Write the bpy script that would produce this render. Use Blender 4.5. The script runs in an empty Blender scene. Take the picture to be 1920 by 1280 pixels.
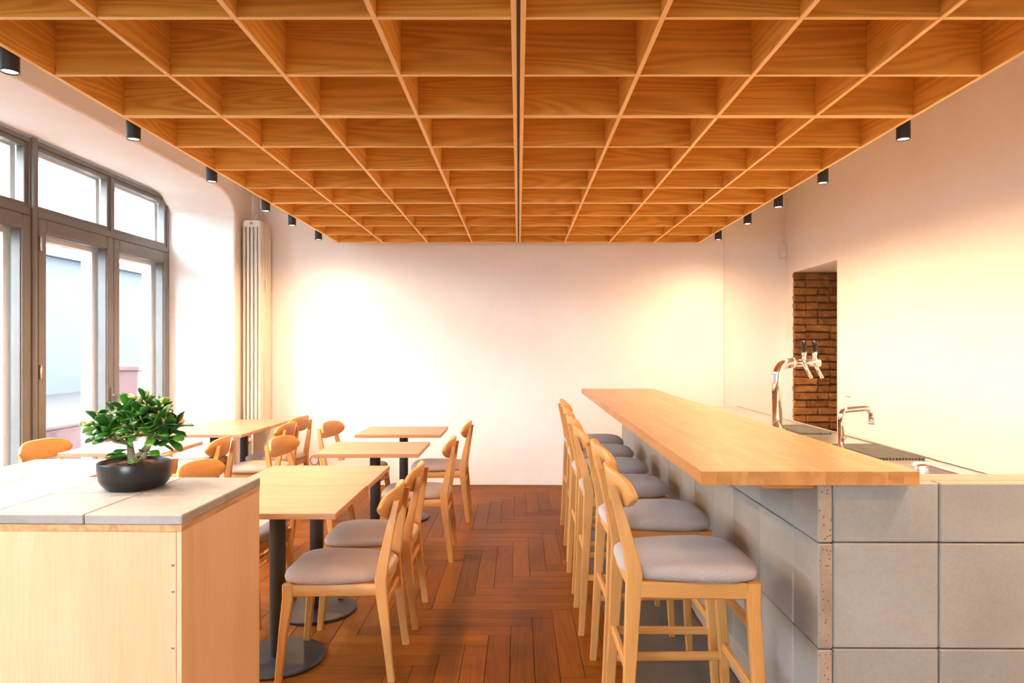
import bpy, bmesh, math, random
from mathutils import Vector, Matrix, Quaternion
R = math.radians
random.seed(11)
scene = bpy.context.scene
COL = scene.collection

# ------------------------------------------------------------------ camera
cam_d = bpy.data.cameras.new('camera'); cam = bpy.data.objects.new('camera', cam_d); COL.objects.link(cam)
cam.location = (0, 0, 1.45); cam.rotation_euler = (R(90), 0, 0)
cam_d.sensor_width = 36.0; cam_d.lens = 24.0
cam_d.shift_x = -12 / 1920; cam_d.shift_y = 13 / 1920
cam_d.clip_start = 0.05; cam_d.clip_end = 200
scene.camera = cam

# ------------------------------------------------------------------ world, exposure
world = bpy.data.worlds.new('world'); scene.world = world; world.use_nodes = True
bg = world.node_tree.nodes['Background']
bg.inputs[0].default_value = (0.77, 0.88, 1.0, 1); bg.inputs[1].default_value = 19.0
vs = scene.view_settings
vs.view_transform = 'Standard'; vs.look = 'None'; vs.gamma = 1.0; vs.use_curve_mapping = False
vs.exposure = 0.62
LAMP_POWER = 74.0
LAMP_COLOR = (1.0, 0.60, 0.32)

# ------------------------------------------------------------------ helpers: objects
def link(name, mesh, mat=None, parent=None, loc=(0, 0, 0), rot=(0, 0, 0)):
    o = bpy.data.objects.new(name, mesh)
    COL.objects.link(o)
    if mat is not None and mesh is not None and len(mesh.materials) == 0:
        mesh.materials.append(mat)
    o.location = loc; o.rotation_euler = rot
    if parent is not None: o.parent = parent
    return o

def thing(name, label, cat, loc=(0, 0, 0), rz=0, group=None):
    o = link(name, None, None, None, loc, (0, 0, rz))
    o.empty_display_size = 0.1
    return tag(o, label, cat, group)

def tag(o, label, cat, group=None):
    o['label'] = label; o['category'] = cat
    if group: o['group'] = group
    return o

def structure(o, label=None):
    o['kind'] = 'structure'
    if label: o['label'] = label
    return o

def dup(root, loc, rz, label, group=None):
    r = root.copy(); COL.objects.link(r); r.location = loc; r.rotation_euler = (0, 0, rz); r['label'] = label
    if group: r['group'] = group
    for ch in list(root.children):
        c = ch.copy(); COL.objects.link(c); c.parent = r
        for g in list(ch.children):
            d = g.copy(); COL.objects.link(d); d.parent = c
    return r

# ------------------------------------------------------------------ helpers: meshes
def new_mesh(name, v, f, smooth=False):
    m = bpy.data.meshes.new(name); m.from_pydata([tuple(p) for p in v], [], f); m.update()
    bm = bmesh.new(); bm.from_mesh(m); bmesh.ops.recalc_face_normals(bm, faces=bm.faces); bm.to_mesh(m); bm.free()
    if smooth:
        for p in m.polygons: p.use_smooth = True
    return m

def box_mesh(sx, sy, sz, bev=0.0, seg=1, smooth=False, name='box'):
    bm = bmesh.new(); bmesh.ops.create_cube(bm, size=1.0)
    bmesh.ops.scale(bm, vec=(sx, sy, sz), verts=bm.verts)
    if bev > 0:
        bmesh.ops.bevel(bm, geom=list(bm.edges), offset=bev, segments=seg, profile=0.5, affect='EDGES')
    m = bpy.data.meshes.new(name); bm.to_mesh(m); bm.free()
    if smooth:
        for p in m.polygons: p.use_smooth = True
    return m

def box(name, x0, x1, y0, y1, z0, z1, mat, parent=None, bev=0.0, seg=1):
    m = box_mesh(abs(x1 - x0), abs(y1 - y0), abs(z1 - z0), bev, seg, name=name)
    return link(name, m, mat, parent, ((x0 + x1) / 2, (y0 + y1) / 2, (z0 + z1) / 2))

def boxes_mesh(lst, name='boxes'):
    v, f = [], []
    for (x0, x1, y0, y1, z0, z1) in lst:
        b = len(v)
        v += [(x0, y0, z0), (x1, y0, z0), (x1, y1, z0), (x0, y1, z0), (x0, y0, z1), (x1, y0, z1), (x1, y1, z1), (x0, y1, z1)]
        f += [tuple(b + i for i in q) for q in ((0, 3, 2, 1), (4, 5, 6, 7), (0, 1, 5, 4), (1, 2, 6, 5), (2, 3, 7, 6), (3, 0, 4, 7))]
    return new_mesh(name, v, f)

def loft(rings, name='loft', smooth=True, cap=True, closed=True):
    v, f = [], []; n = len(rings[0])
    for r in rings: v += [tuple(p) for p in r]
    for i in range(len(rings) - 1):
        for j in range(n if closed else n - 1):
            k = (j + 1) % n
            f.append((i * n + j, i * n + k, (i + 1) * n + k, (i + 1) * n + j))
    if cap:
        f.append(tuple(range(n))); f.append(tuple((len(rings) - 1) * n + j for j in range(n)))
    return new_mesh(name, v, f, smooth)

def lathe(profile, n=32, name='lathe', cap=True, smooth=True):
    rings = [[(r * math.cos(2 * math.pi * j / n), r * math.sin(2 * math.pi * j / n), z) for j in range(n)] for r, z in profile]
    return loft(rings, name, smooth, cap)

def tube(pts, radii, n=12, name='tube', smooth=True):
    pts = [Vector(p) for p in pts]; rings = []
    if not isinstance(radii, (list, tuple)): radii = [radii] * len(pts)
    prev = None
    for i, p in enumerate(pts):
        t = (pts[min(i + 1, len(pts) - 1)] - pts[max(i - 1, 0)]).normalized()
        if prev is None:
            a = Vector((0, 0, 1)) if abs(t.z) < 0.9 else Vector((1, 0, 0))
            u = t.cross(a).normalized()
        else:
            u = (prev - t * prev.dot(t)).normalized()
        prev = u; w = t.cross(u)
        rings.append([p + (u * math.cos(2 * math.pi * j / n) + w * math.sin(2 * math.pi * j / n)) * radii[i] for j in range(n)])
    return loft(rings, name, smooth)

def arc_path(pts, r, n=6):
    """polyline with rounded corners"""
    pts = [Vector(p) for p in pts]; out = [pts[0]]
    for i in range(1, len(pts) - 1):
        a, b, c = pts[i - 1], pts[i], pts[i + 1]
        d1 = (a - b).normalized(); d2 = (c - b).normalized()
        p0 = b + d1 * r; p1 = b + d2 * r
        for k in range(n + 1):
            t = k / n
            out.append(p0 * (1 - t) ** 2 + b * 2 * t * (1 - t) + p1 * t ** 2)
    out.append(pts[-1]); return out

def smooth_by_angle(o, ang=40):
    m = o.data
    bm = bmesh.new(); bm.from_mesh(m)
    for e in bm.edges:
        e.smooth = len(e.link_faces) == 2 and e.calc_face_angle(0) < R(ang)
    for f in bm.faces: f.smooth = True
    bm.to_mesh(m); bm.free()
    return o

def bevel_mod(o, w, seg=2, ang=35):
    b = o.modifiers.new('bevel', 'BEVEL'); b.width = w; b.segments = seg; b.limit_method = 'ANGLE'; b.angle_limit = R(ang)
    return o

def prism_x(outline, x0, x1, name):
    """outline in (y,z), extruded along x"""
    n = len(outline)
    v = [(x0, y, z) for y, z in outline] + [(x1, y, z) for y, z in outline]
    f = [tuple(range(n)), tuple(range(2 * n - 1, n - 1, -1))] + [(i, (i + 1) % n, n + (i + 1) % n, n + i) for i in range(n)]
    return new_mesh(name, v, f)

# ------------------------------------------------------------------ materials
def base_mat(name):
    m = bpy.data.materials.new(name); m.use_nodes = True
    nt = m.node_tree; return m, nt, nt.nodes['Principled BSDF']

def plain(name, col, rough=0.5, metal=0.0, spec=0.5):
    m, nt, b = base_mat(name)
    b.inputs['Base Color'].default_value = (*col, 1); b.inputs['Roughness'].default_value = rough
    b.inputs['Metallic'].default_value = metal; b.inputs['Specular IOR Level'].default_value = spec
    return m

def nd(nt, t, **kw):
    n = nt.nodes.new(t)
    for k, v in kw.items(): setattr(n, k, v)
    return n

def mth(nt, op, a, b=None):
    n = nd(nt, 'ShaderNodeMath', operation=op)
    for i, s in enumerate((a, b)):
        if s is None: continue
        if isinstance(s, (int, float)): n.inputs[i].default_value = s
        else: nt.links.new(s, n.inputs[i])
    return n.outputs[0]

def coords(nt, scale=(1, 1, 1), rnd=True):
    tc = nd(nt, 'ShaderNodeTexCoord'); oi = nd(nt, 'ShaderNodeObjectInfo')
    mp = nd(nt, 'ShaderNodeMapping'); mp.inputs['Scale'].default_value = scale
    nt.links.new(tc.outputs['Object'], mp.inputs['Vector'])
    if not rnd: return mp.outputs[0], oi
    vm = nd(nt, 'ShaderNodeVectorMath', operation='SCALE'); vm.inputs[0].default_value = (37.1, 23.7, 51.3)
    nt.links.new(oi.outputs['Random'], vm.inputs['Scale'])
    va = nd(nt, 'ShaderNodeVectorMath', operation='ADD')
    nt.links.new(mp.outputs[0], va.inputs[0]); nt.links.new(vm.outputs[0], va.inputs[1])
    return va.outputs[0], oi

def noise(nt, vec, scale, detail=2, rough=0.5, dist=0.0):
    n = nd(nt, 'ShaderNodeTexNoise'); n.inputs['Scale'].default_value = scale
    n.inputs['Detail'].default_value = detail; n.inputs['Roughness'].default_value = rough; n.inputs['Distortion'].default_value = dist
    nt.links.new(vec, n.inputs['Vector']); return n.outputs['Fac']

def ramp(nt, fac, stops):
    r = nd(nt, 'ShaderNodeValToRGB'); e = r.color_ramp.elements
    e[0].position, e[0].color = stops[0][0], (*stops[0][1], 1)
    e[1].position, e[1].color = stops[-1][0], (*stops[-1][1], 1)
    for p, c in stops[1:-1]:
        x = e.new(p); x.color = (*c, 1)
    nt.links.new(fac, r.inputs[0]); return r.outputs[0]

def bump(nt, b, h, strength=0.2, dist=0.002):
    n = nd(nt, 'ShaderNodeBump'); n.inputs['Strength'].default_value = strength; n.inputs['Distance'].default_value = dist
    nt.links.new(h, n.inputs['Height']); nt.links.new(n.outputs[0], b.inputs['Normal'])

def wood(name, dark, light, axis='x', scale=1.0, rough=0.45, ring=14.0, var=0.12, ringw=0.5, along=0.16):
    m, nt, b = base_mat(name)
    cross = 1.0
    sc = {'x': (along, cross, cross), 'y': (cross, along, cross), 'z': (cross, cross, along)}[axis]
    vec, oi = coords(nt, sc)
    a = noise(nt, vec, 3.0 * scale, 1.5, 0.45, 0.3)
    s = mth(nt, 'SINE', mth(nt, 'MULTIPLY', a, ring * 6.283))
    s = mth(nt, 'ADD', mth(nt, 'MULTIPLY', s, 0.5), 0.5)
    fsc = {'x': (0.25, 1, 1), 'y': (1, 0.25, 1), 'z': (1, 1, 0.25)}[axis]
    mp2 = nd(nt, 'ShaderNodeMapping'); mp2.inputs['Scale'].default_value = fsc
    nt.links.new(vec, mp2.inputs['Vector'])
    fine = noise(nt, mp2.outputs[0], 130 * scale, 3, 0.6)
    broad = noise(nt, vec, 1.3 * scale, 2, 0.5)
    f = mth(nt, 'ADD', mth(nt, 'MULTIPLY', s, 0.5 * ringw), mth(nt, 'MULTIPLY', fine, 0.62))
    f = mth(nt, 'ADD', f, mth(nt, 'MULTIPLY', broad, 0.45))
    f = mth(nt, 'ADD', f, mth(nt, 'MULTIPLY', mth(nt, 'SUBTRACT', oi.outputs['Random'], 0.5), var * 4))
    col = ramp(nt, f, [(0.25, dark), (0.95, light)])
    nt.links.new(col, b.inputs['Base Color']); b.inputs['Roughness'].default_value = rough
    b.inputs['Specular IOR Level'].default_value = 0.35
    bump(nt, b, fine, 0.12, 0.0008)
    return m

def mottled(name, c0, c1, scale=3.0, rough=0.8, fine=60.0, bstr=0.25, bdist=0.003, spec=0.4, rnd=True, spots=None):
    m, nt, b = base_mat(name)
    vec, oi = coords(nt, (1, 1, 1), rnd)
    a = noise(nt, vec, scale, 4, 0.55, 0.4); g = noise(nt, vec, fine, 3, 0.6)
    f = mth(nt, 'ADD', mth(nt, 'MULTIPLY', a, 0.7), mth(nt, 'MULTIPLY', g, 0.3))
    if rnd: f = mth(nt, 'ADD', f, mth(nt, 'MULTIPLY', mth(nt, 'SUBTRACT', oi.outputs['Random'], 0.5), 0.22))
    col = ramp(nt, f, [(0.3, c0), (0.7, c1)])
    if spots:
        v = nd(nt, 'ShaderNodeTexVoronoi'); v.inputs['Scale'].default_value = spots[0]; nt.links.new(vec, v.inputs['Vector'])
        k = mth(nt, 'LESS_THAN', v.outputs['Distance'], spots[1])
        mx = nd(nt, 'ShaderNodeMix', data_type='RGBA'); nt.links.new(k, mx.inputs[0]); nt.links.new(col, mx.inputs[6])
        mx.inputs[7].default_value = (*spots[2], 1); col = mx.outputs[2]
    nt.links.new(col, b.inputs['Base Color']); b.inputs['Roughness'].default_value = rough
    b.inputs['Specular IOR Level'].default_value = spec
    h = mth(nt, 'ADD', mth(nt, 'MULTIPLY', a, 0.6), mth(nt, 'MULTIPLY', g, 0.4))
    bump(nt, b, h, bstr, bdist)
    return m

M = {}
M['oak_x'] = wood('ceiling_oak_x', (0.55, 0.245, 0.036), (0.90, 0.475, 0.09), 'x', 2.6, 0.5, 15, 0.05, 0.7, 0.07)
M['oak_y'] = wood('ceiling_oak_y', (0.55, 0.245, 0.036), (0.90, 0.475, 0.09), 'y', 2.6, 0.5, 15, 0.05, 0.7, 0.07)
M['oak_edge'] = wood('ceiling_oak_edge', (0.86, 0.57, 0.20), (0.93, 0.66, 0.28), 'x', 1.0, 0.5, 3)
M['floor_x'] = wood('parquet_x', (0.115, 0.030, 0.002), (0.28, 0.088, 0.006), 'x', 2.0, 0.5, 12, 0.07, 0.25, 0.08)
M['floor_y'] = wood('parquet_y', (0.115, 0.030, 0.002), (0.28, 0.088, 0.006), 'y', 2.0, 0.5, 12, 0.07, 0.25, 0.08)
for k_ in ('floor_x', 'floor_y'): M[k_].node_tree.nodes['Principled BSDF'].inputs['Specular IOR Level'].default_value = 0.15
M['bar_y'] = wood('bar_oak', (0.36, 0.155, 0.042), (0.60, 0.30, 0.10), 'y', 1.4, 0.30, 9, 0.05)
M['table_x'] = wood('table_oak', (0.35, 0.165, 0.078), (0.54, 0.29, 0.15), 'x', 2.2, 0.42, 5, 0.03, 0.35)
M['chair_z'] = wood('chair_oak_z', (0.45, 0.205, 0.055), (0.67, 0.35, 0.11), 'z', 2.0, 0.42, 5, 0.04, 0.3)
M['chair_x'] = wood('chair_oak_x', (0.45, 0.205, 0.055), (0.67, 0.35, 0.11), 'x', 2.0, 0.42, 5, 0.04, 0.3)
M['chair_y'] = wood('chair_oak_y', (0.45, 0.205, 0.055), (0.67, 0.35, 0.11), 'y', 2.0, 0.42, 5, 0.04, 0.3)
M['ply'] = wood('plywood_face', (0.66, 0.43, 0.23), (0.82, 0.60, 0.38), 'z', 1.1, 0.5, 4, 0.02, 0.35)
M['ply_edge'] = wood('plywood_edge', (0.36, 0.19, 0.08), (0.70, 0.45, 0.22), 'y', 6.0, 0.6, 4, 0.02)
M['plaster'] = mottled('wall_plaster', (0.86, 0.825, 0.785), (0.92, 0.895, 0.86), 1.2, 0.85, 14, 0.25, 0.01, 0.3, False)
M['ceil'] = plain('ceiling_paint', (0.80, 0.78, 0.74), 0.9)
M['slab_grey'] = mottled('concrete_slab', (0.27, 0.255, 0.225), (0.385, 0.365, 0.32), 2.2, 0.75, 90, 0.2, 0.002, 0.4, True)
M['slab_edge'] = mottled('concrete_cut_edge', (0.30, 0.22, 0.155), (0.44, 0.33, 0.24), 8, 0.85, 120, 0.4, 0.003, 0.3, True, (70, 0.22, (0.16, 0.12, 0.09)))
M['top_slab'] = mottled('counter_slab', (0.29, 0.29, 0.275), (0.42, 0.415, 0.395), 3, 0.75, 60, 0.35, 0.004, 0.4, True)
M['core'] = plain('bar_core', (0.07, 0.065, 0.06), 0.9)
M['mortar'] = mottled('mortar', (0.11, 0.055, 0.025), (0.28, 0.165, 0.085), 12, 0.95, 80, 0.5, 0.006, 0.2, False)
M['brick'] = mottled('old_brick', (0.14, 0.052, 0.016), (0.44, 0.21, 0.065), 9, 0.9, 60, 0.6, 0.006, 0.25, True)
M['black'] = mottled('black_powder_coat', (0.016, 0.016, 0.017), (0.028, 0.028, 0.03), 4, 0.45, 200, 0.1, 0.0004, 0.5, False)
M['frame'] = mottled('window_paint', (0.125, 0.115, 0.10), (0.17, 0.155, 0.14), 3, 0.45, 40, 0.1, 0.001, 0.5, False)
M['white'] = mottled('white_paint', (0.78, 0.77, 0.75), (0.86, 0.85, 0.83), 3, 0.6, 40, 0.1, 0.001, 0.4, False)
M['radiator'] = mottled('radiator_paint', (0.74, 0.68, 0.60), (0.84, 0.79, 0.72), 4, 0.5, 50, 0.15, 0.001, 0.45, True)
M['steel'] = mottled('brushed_steel', (0.60, 0.60, 0.59), (0.70, 0.70, 0.69), 6, 0.28, 150, 0.05, 0.0005, 0.5, False)
M['steel'].node_tree.nodes['Principled BSDF'].inputs['Metallic'].default_value = 1.0
M['chrome'] = plain('chrome', (0.88, 0.88, 0.89), 0.06, 1.0)
M['rubber'] = mottled('drain_mat_rubber', (0.10, 0.105, 0.095), (0.18, 0.19, 0.17), 20, 0.7, 200, 0.2, 0.001, 0.4, False)
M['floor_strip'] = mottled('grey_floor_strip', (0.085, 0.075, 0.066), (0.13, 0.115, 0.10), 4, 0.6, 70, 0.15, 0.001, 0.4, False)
M['pot'] = plain('pot_glaze', (0.009, 0.009, 0.010), 0.30)
M['soil'] = mottled('soil', (0.05, 0.025, 0.013), (0.17, 0.09, 0.05), 40, 0.95, 150, 1.0, 0.01, 0.2, False)
M['bark'] = mottled('jade_bark', (0.22, 0.17, 0.09), (0.38, 0.34, 0.20), 20, 0.8, 90, 0.4, 0.002, 0.3, False)
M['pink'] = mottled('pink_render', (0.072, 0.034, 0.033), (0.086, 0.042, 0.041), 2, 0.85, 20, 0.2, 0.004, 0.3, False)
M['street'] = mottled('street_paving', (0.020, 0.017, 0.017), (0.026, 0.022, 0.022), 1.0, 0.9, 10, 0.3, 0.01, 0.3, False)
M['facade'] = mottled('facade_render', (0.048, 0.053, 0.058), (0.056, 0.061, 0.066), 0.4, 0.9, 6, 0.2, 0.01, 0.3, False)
M['plastic'] = plain('cream_plastic', (0.74, 0.68, 0.58), 0.5)
M['floor_base'] = plain('subfloor', (0.05, 0.02, 0.008), 0.8)

def leaf_mat():
    m, nt, b = base_mat('jade_leaf')
    vec, oi = coords(nt)
    f = mth(nt, 'ADD', mth(nt, 'MULTIPLY', noise(nt, vec, 14, 2), 0.35), mth(nt, 'MULTIPLY', oi.outputs['Random'], 0.75))
    nt.links.new(ramp(nt, f, [(0.15, (0.010, 0.070, 0.014)), (0.6, (0.022, 0.15, 0.012)), (1.0, (0.075, 0.27, 0.015))]), b.inputs['Base Color'])
    b.inputs['Roughness'].default_value = 0.32
    b.inputs['Subsurface Weight'].default_value = 0.08; b.inputs['Subsurface Radius'].default_value = (0.004, 0.008, 0.002)
    return m
M['leaf'] = leaf_mat()

def fabric(name, c0, c1):
    m, nt, b = base_mat(name)
    vec, oi = coords(nt)
    w1 = nd(nt, 'ShaderNodeTexWave', bands_direction='X'); w2 = nd(nt, 'ShaderNodeTexWave', bands_direction='Y')
    for w in (w1, w2):
        w.inputs['Scale'].default_value = 130; w.inputs['Distortion'].default_value = 1.5; w.inputs['Detail'].default_value = 1
        nt.links.new(vec, w.inputs['Vector'])
    wv = mth(nt, 'MULTIPLY', w1.outputs['Fac'], w2.outputs['Fac'])
    g = noise(nt, vec, 220, 2); a = noise(nt, vec, 5, 3)
    f = mth(nt, 'ADD', mth(nt, 'MULTIPLY', wv, 0.3), mth(nt, 'ADD', mth(nt, 'MULTIPLY', g, 0.5), mth(nt, 'MULTIPLY', a, 0.25)))
    nt.links.new(ramp(nt, f, [(0.2, c0), (0.8, c1)]), b.inputs['Base Color'])
    b.inputs['Roughness'].default_value = 0.95; b.inputs['Specular IOR Level'].default_value = 0.15
    b.inputs['Sheen Weight'].default_value = 0.2
    bump(nt, b, mth(nt, 'ADD', wv, g), 0.3, 0.0008)
    return m
M['cushion'] = fabric('chair_fabric', (0.36, 0.255, 0.20), (0.52, 0.39, 0.315))
M['cushion_grey'] = fabric('stool_fabric', (0.31, 0.27, 0.255), (0.47, 0.42, 0.395))

def glass_mat():
    m = bpy.data.materials.new('window_glass'); m.use_nodes = True; nt = m.node_tree
    nt.nodes.remove(nt.nodes['Principled BSDF'])
    out = nt.nodes['Material Output']
    t = nd(nt, 'ShaderNodeBsdfTransparent'); t.inputs[0].default_value = (0.97, 0.985, 0.98, 1)
    g = nd(nt, 'ShaderNodeBsdfGlossy'); g.inputs['Roughness'].default_value = 0.02
    lw = nd(nt, 'ShaderNodeLayerWeight'); lw.inputs['Blend'].default_value = 0.5
    fr = nd(nt, 'ShaderNodeMath', operation='MULTIPLY_ADD'); fr.inputs[1].default_value = 0.45; fr.inputs[2].default_value = 0.03
    nt.links.new(mth(nt, 'POWER', lw.outputs['Facing'], 5.0), fr.inputs[0])
    mx = nd(nt, 'ShaderNodeMixShader')
    nt.links.new(fr.outputs[0], mx.inputs[0]); nt.links.new(t.outputs[0], mx.inputs[1]); nt.links.new(g.outputs[0], mx.inputs[2])
    nt.links.new(mx.outputs[0], out.inputs['Surface']); return m
M['glass'] = glass_mat()

def emit_mat(name, col, s):
    m, nt, b = base_mat(name)
    b.inputs['Base Color'].default_value = (*col, 1)
    b.inputs['Emission Color'].default_value = (*col, 1); b.inputs['Emission Strength'].default_value = s
    return m
M['lens'] = emit_mat('lamp_lens', (1.0, 0.86, 0.68), 14)

# ================================================================== ROOM
XL, XR, YB, ZC = -2.80, 2.84, 7.22, 3.20
YF = -2.60
# floor: sub-floor slab with herringbone planks on it
floor = structure(box('floor', -3.62, 4.3, YF - 0.3, 7.6, -0.15, -0.016, M['floor_base']), 'herringbone parquet of warm brown oak planks')
W, N, OX = 0.1115, 7, 0.408
GX0, GX1, GY0, GY1 = -3.46, 2.84, 0.2, 7.27
pl_x = box_mesh(W * N - 0.0022, W - 0.0022, 0.016, 0.0010, name='plank'); pl_x.materials.append(M['floor_x'])
pl_y = box_mesh(W - 0.0022, W * N - 0.0022, 0.016, 0.0010, name='plank'); pl_y.materials.append(M['floor_y'])
cand = []
nx0, nx1 = int(GX0 / W) - 10, int(GX1 / W) + 10
ny0, ny1 = int(GY0 / W) - 10, int(GY1 / W) + 10
for j in range(ny0, ny1):
    for i in range(nx0, nx1):
        k = (i - j) % (2 * N)
        if k == 0: r = (i * W + OX, (i + N) * W + OX, j * W, (j + 1) * W, 'x')
        elif k == 2 * N - 1: r = (i * W + OX, (i + 1) * W + OX, j * W, (j + N) * W, 'y')
        else: continue
        x0, x1, y0, y1, ax = r
        if x1 < GX0 or x0 > GX1 or y1 < GY0 or y0 > GY1: continue
        cand.append(r)
def in_view(r):
    cx, cy = (r[0] + r[1]) / 2, (r[2] + r[3]) / 2
    return -1.95 < cx < 0.75 and 2.75 < cy < 7.3
rest = []; npl = 0
for r in sorted(cand, key=lambda r: (r[2] + r[3])):
    x0, x1, y0, y1 = max(r[0], GX0), min(r[1], GX1), max(r[2], GY0), min(r[3], GY1)
    if x1 - x0 < 0.01 or y1 - y0 < 0.01: continue
    full = (x0, x1, y0, y1) == r[:4]
    if in_view(r) and npl < 298:
        npl += 1
        if full:
            link('plank', pl_x if r[4] == 'x' else pl_y, None, floor, ((x0 + x1) / 2, (y0 + y1) / 2, 0.075 + random.uniform(-0.0004, 0.0)))
        else:
            m = box_mesh(x1 - x0 - 0.003, y1 - y0 - 0.003, 0.016, 0.0010, name='plank')
            link('plank', m, M['floor_' + r[4]], floor, ((x0 + x1) / 2, (y0 + y1) / 2, 0.075))
    else:
        rest.append((r[4], (x0 + .0015, x1 - .0015, y0 + .0015, y1 - .0015, -0.016, 0)))
fl = floor.location.copy()
for o in floor.children:
    o.location = (o.location.x - fl.x, o.location.y - fl.y, -0.008 - fl.z + random.uniform(-0.0004, 0))
def rest_part(ax):
    lst = [b for a, b in rest if a == ax]
    m = boxes_mesh(lst, 'outlying_planks'); o = link('outlying_planks', m, M['floor_' + ax], floor, -fl); o['kind'] = 'stuff'
rest_part('x'); rest_part('y')
# entrance floor in front of the parquet, behind the camera
structure(box('floor_entrance', -3.46, 2.84, YF, GY0, -0.016, 0.0, M['floor_strip']), 'plain grey entrance floor')
structure(box('ceiling', -3.62, 4.3, YF - 0.3, 7.6, ZC, ZC + 0.15, M['ceil']), 'white painted ceiling above the oak grid')
# left wall with the tall window niche (rounded upper corner)
NY0, NY1, NZ = -1.0, 6.74, 2.955
ry, rz = 0.36, 0.20
arc = [(NY1 - ry + ry * math.cos(t), NZ - rz + rz * math.sin(t)) for t in [R(a) for a in range(0, 91, 9)]]
outl = [(YF, 0), (YF, ZC), (YB + 0.05, ZC), (YB + 0.05, 0), (NY1, 0)] + arc + [(NY0, NZ), (NY0, 0)]
wl = structure(link('wall_left', prism_x(outl, XL, -3.62, 'wall_left'), M['plaster']), 'white plaster wall with a deep window niche')
bevel_mod(wl, 0.02, 3, 50)
# back wall and its shallow recess by the right corner
structure(box('wall_back', -3.62, 2.18, YB, YB + 0.3, 0, ZC, M['plaster'], None, 0.008), 'white plaster back wall')
structure(box('wall_back_recess', 2.18, XR + 0.5, YB + 0.045, YB + 0.3, 0, ZC, M['plaster']), 'slightly recessed strip of back wall in the right corner')
# right wall with doorway
DY0, DY1, DZ = 6.09, 7.07, 2.235
outr = [(YF, 0), (YF, ZC), (YB + 0.1, ZC), (YB + 0.1, 0), (DY1, 0), (DY1, DZ), (DY0, DZ), (DY0, 0)]
wr = structure(link('wall_right', prism_x(outr, XR, XR + 0.5, 'wall_right'), M['plaster']), 'white plaster wall with a narrow doorway showing a brick jamb')
bevel_mod(wr, 0.008, 2, 50)
structure(box('wall_passage', 4.2, 4.3, 5.6, 7.6, 0, ZC, M['plaster']), 'wall of the passage behind the doorway')
structure(box('wall_passage_side', XR + 0.5, 4.2, 5.6, 5.7, 0, ZC, M['plaster']), 'side wall of the passage behind the doorway')
structure(box('wall_passage_end', XR + 0.5, 4.2, 7.35, 7.5, 0, ZC, M['plaster']), 'end wall of the passage behind the doorway')
# brick jamb of the doorway
jamb = link('mortar', box_mesh(0.49, 0.012, DZ, name='mortar'), M['mortar'], wr, (XR + 0.252, DY1 - 0.004, DZ / 2))
variants = []
for k in range(10):
    L = (0.232, 0.112)[k % 2]
    bm = bmesh.new(); bmesh.ops.create_cube(bm, size=1.0); bmesh.ops.scale(bm, vec=(L, 0.05, 0.063), verts=bm.verts)
    bmesh.ops.bevel(bm, geom=list(bm.edges), offset=0.006, segments=1, affect='EDGES')
    for v in bm.verts: v.co += Vector((random.uniform(-.009, .009), random.uniform(-.012, .006), random.uniform(-.008, .008)))
    m = bpy.data.meshes.new('brick'); bm.to_mesh(m); bm.free(); m.materials.append(M['brick']); variants.append((L, m))
longs = [v for v in variants if v[0] > .2]; shorts = [v for v in variants if v[0] < .2]
for row in range(29):
    z = 0.036 + row * 0.077
    if z > DZ - 0.03: break
    seq = (['l', 'l'], ['s', 'l', 's'], ['s', 's', 'l'], ['l', 's', 's'], ['s', 'l', 's'])[random.randrange(5) if row else 0]
    x = XR + 0.004
    for s in seq:
        L, m = random.choice(longs if s == 'l' else shorts)
        if x + L > XR + 0.5: break
        link('brick', m, None, wr, (x + L / 2, DY1 - 0.006 - random.uniform(0, .024), z), (random.uniform(-.03, .03), random.uniform(-.02, .02), random.uniform(-.03, .03)))
        x += L + random.uniform(.008, .013)
# front wall behind the camera, with an added fill-light window on its left half
def yring(x0, x1, z0, z1, hx0, hx1, hz0, hz1, y0, y1):
    return boxes_mesh([(x0, hx0, y0, y1, z0, z1), (hx1, x1, y0, y1, z0, z1), (hx0, hx1, y0, y1, hz1, z1), (hx0, hx1, y0, y1, z0, hz0)])
SWX0, SWX1, SWZ0, SWZ1 = -2.3, -0.5, 0.8, 2.8
structure(link('wall_front', yring(-3.62, XR + 0.5, 0, ZC, SWX0, SWX1, SWZ0, SWZ1, YF - 0.3, YF), M['plaster']), 'white plaster wall behind the camera')
wf = structure(link('window_4', None, None, None, (0, YF - 0.12, 0)), 'unseen window added behind the camera for fill light')
link('outer_frame', yring(SWX0, SWX1, SWZ0, SWZ1, SWX0 + .06, SWX1 - .06, SWZ0 + .06, SWZ1 - .06, -0.04, 0.04), M['frame'], wf)
box('mullion', -1.43, -1.37, -0.04, 0.04, SWZ0 + .06, SWZ1 - .06, M['frame'], wf)
for a, b_ in ((SWX0 + .06, -1.43), (-1.37, SWX1 - .06)): box('pane', a, b_, -0.004, 0.004, SWZ0 + .06, SWZ1 - .06, M['glass'], wf)

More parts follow.
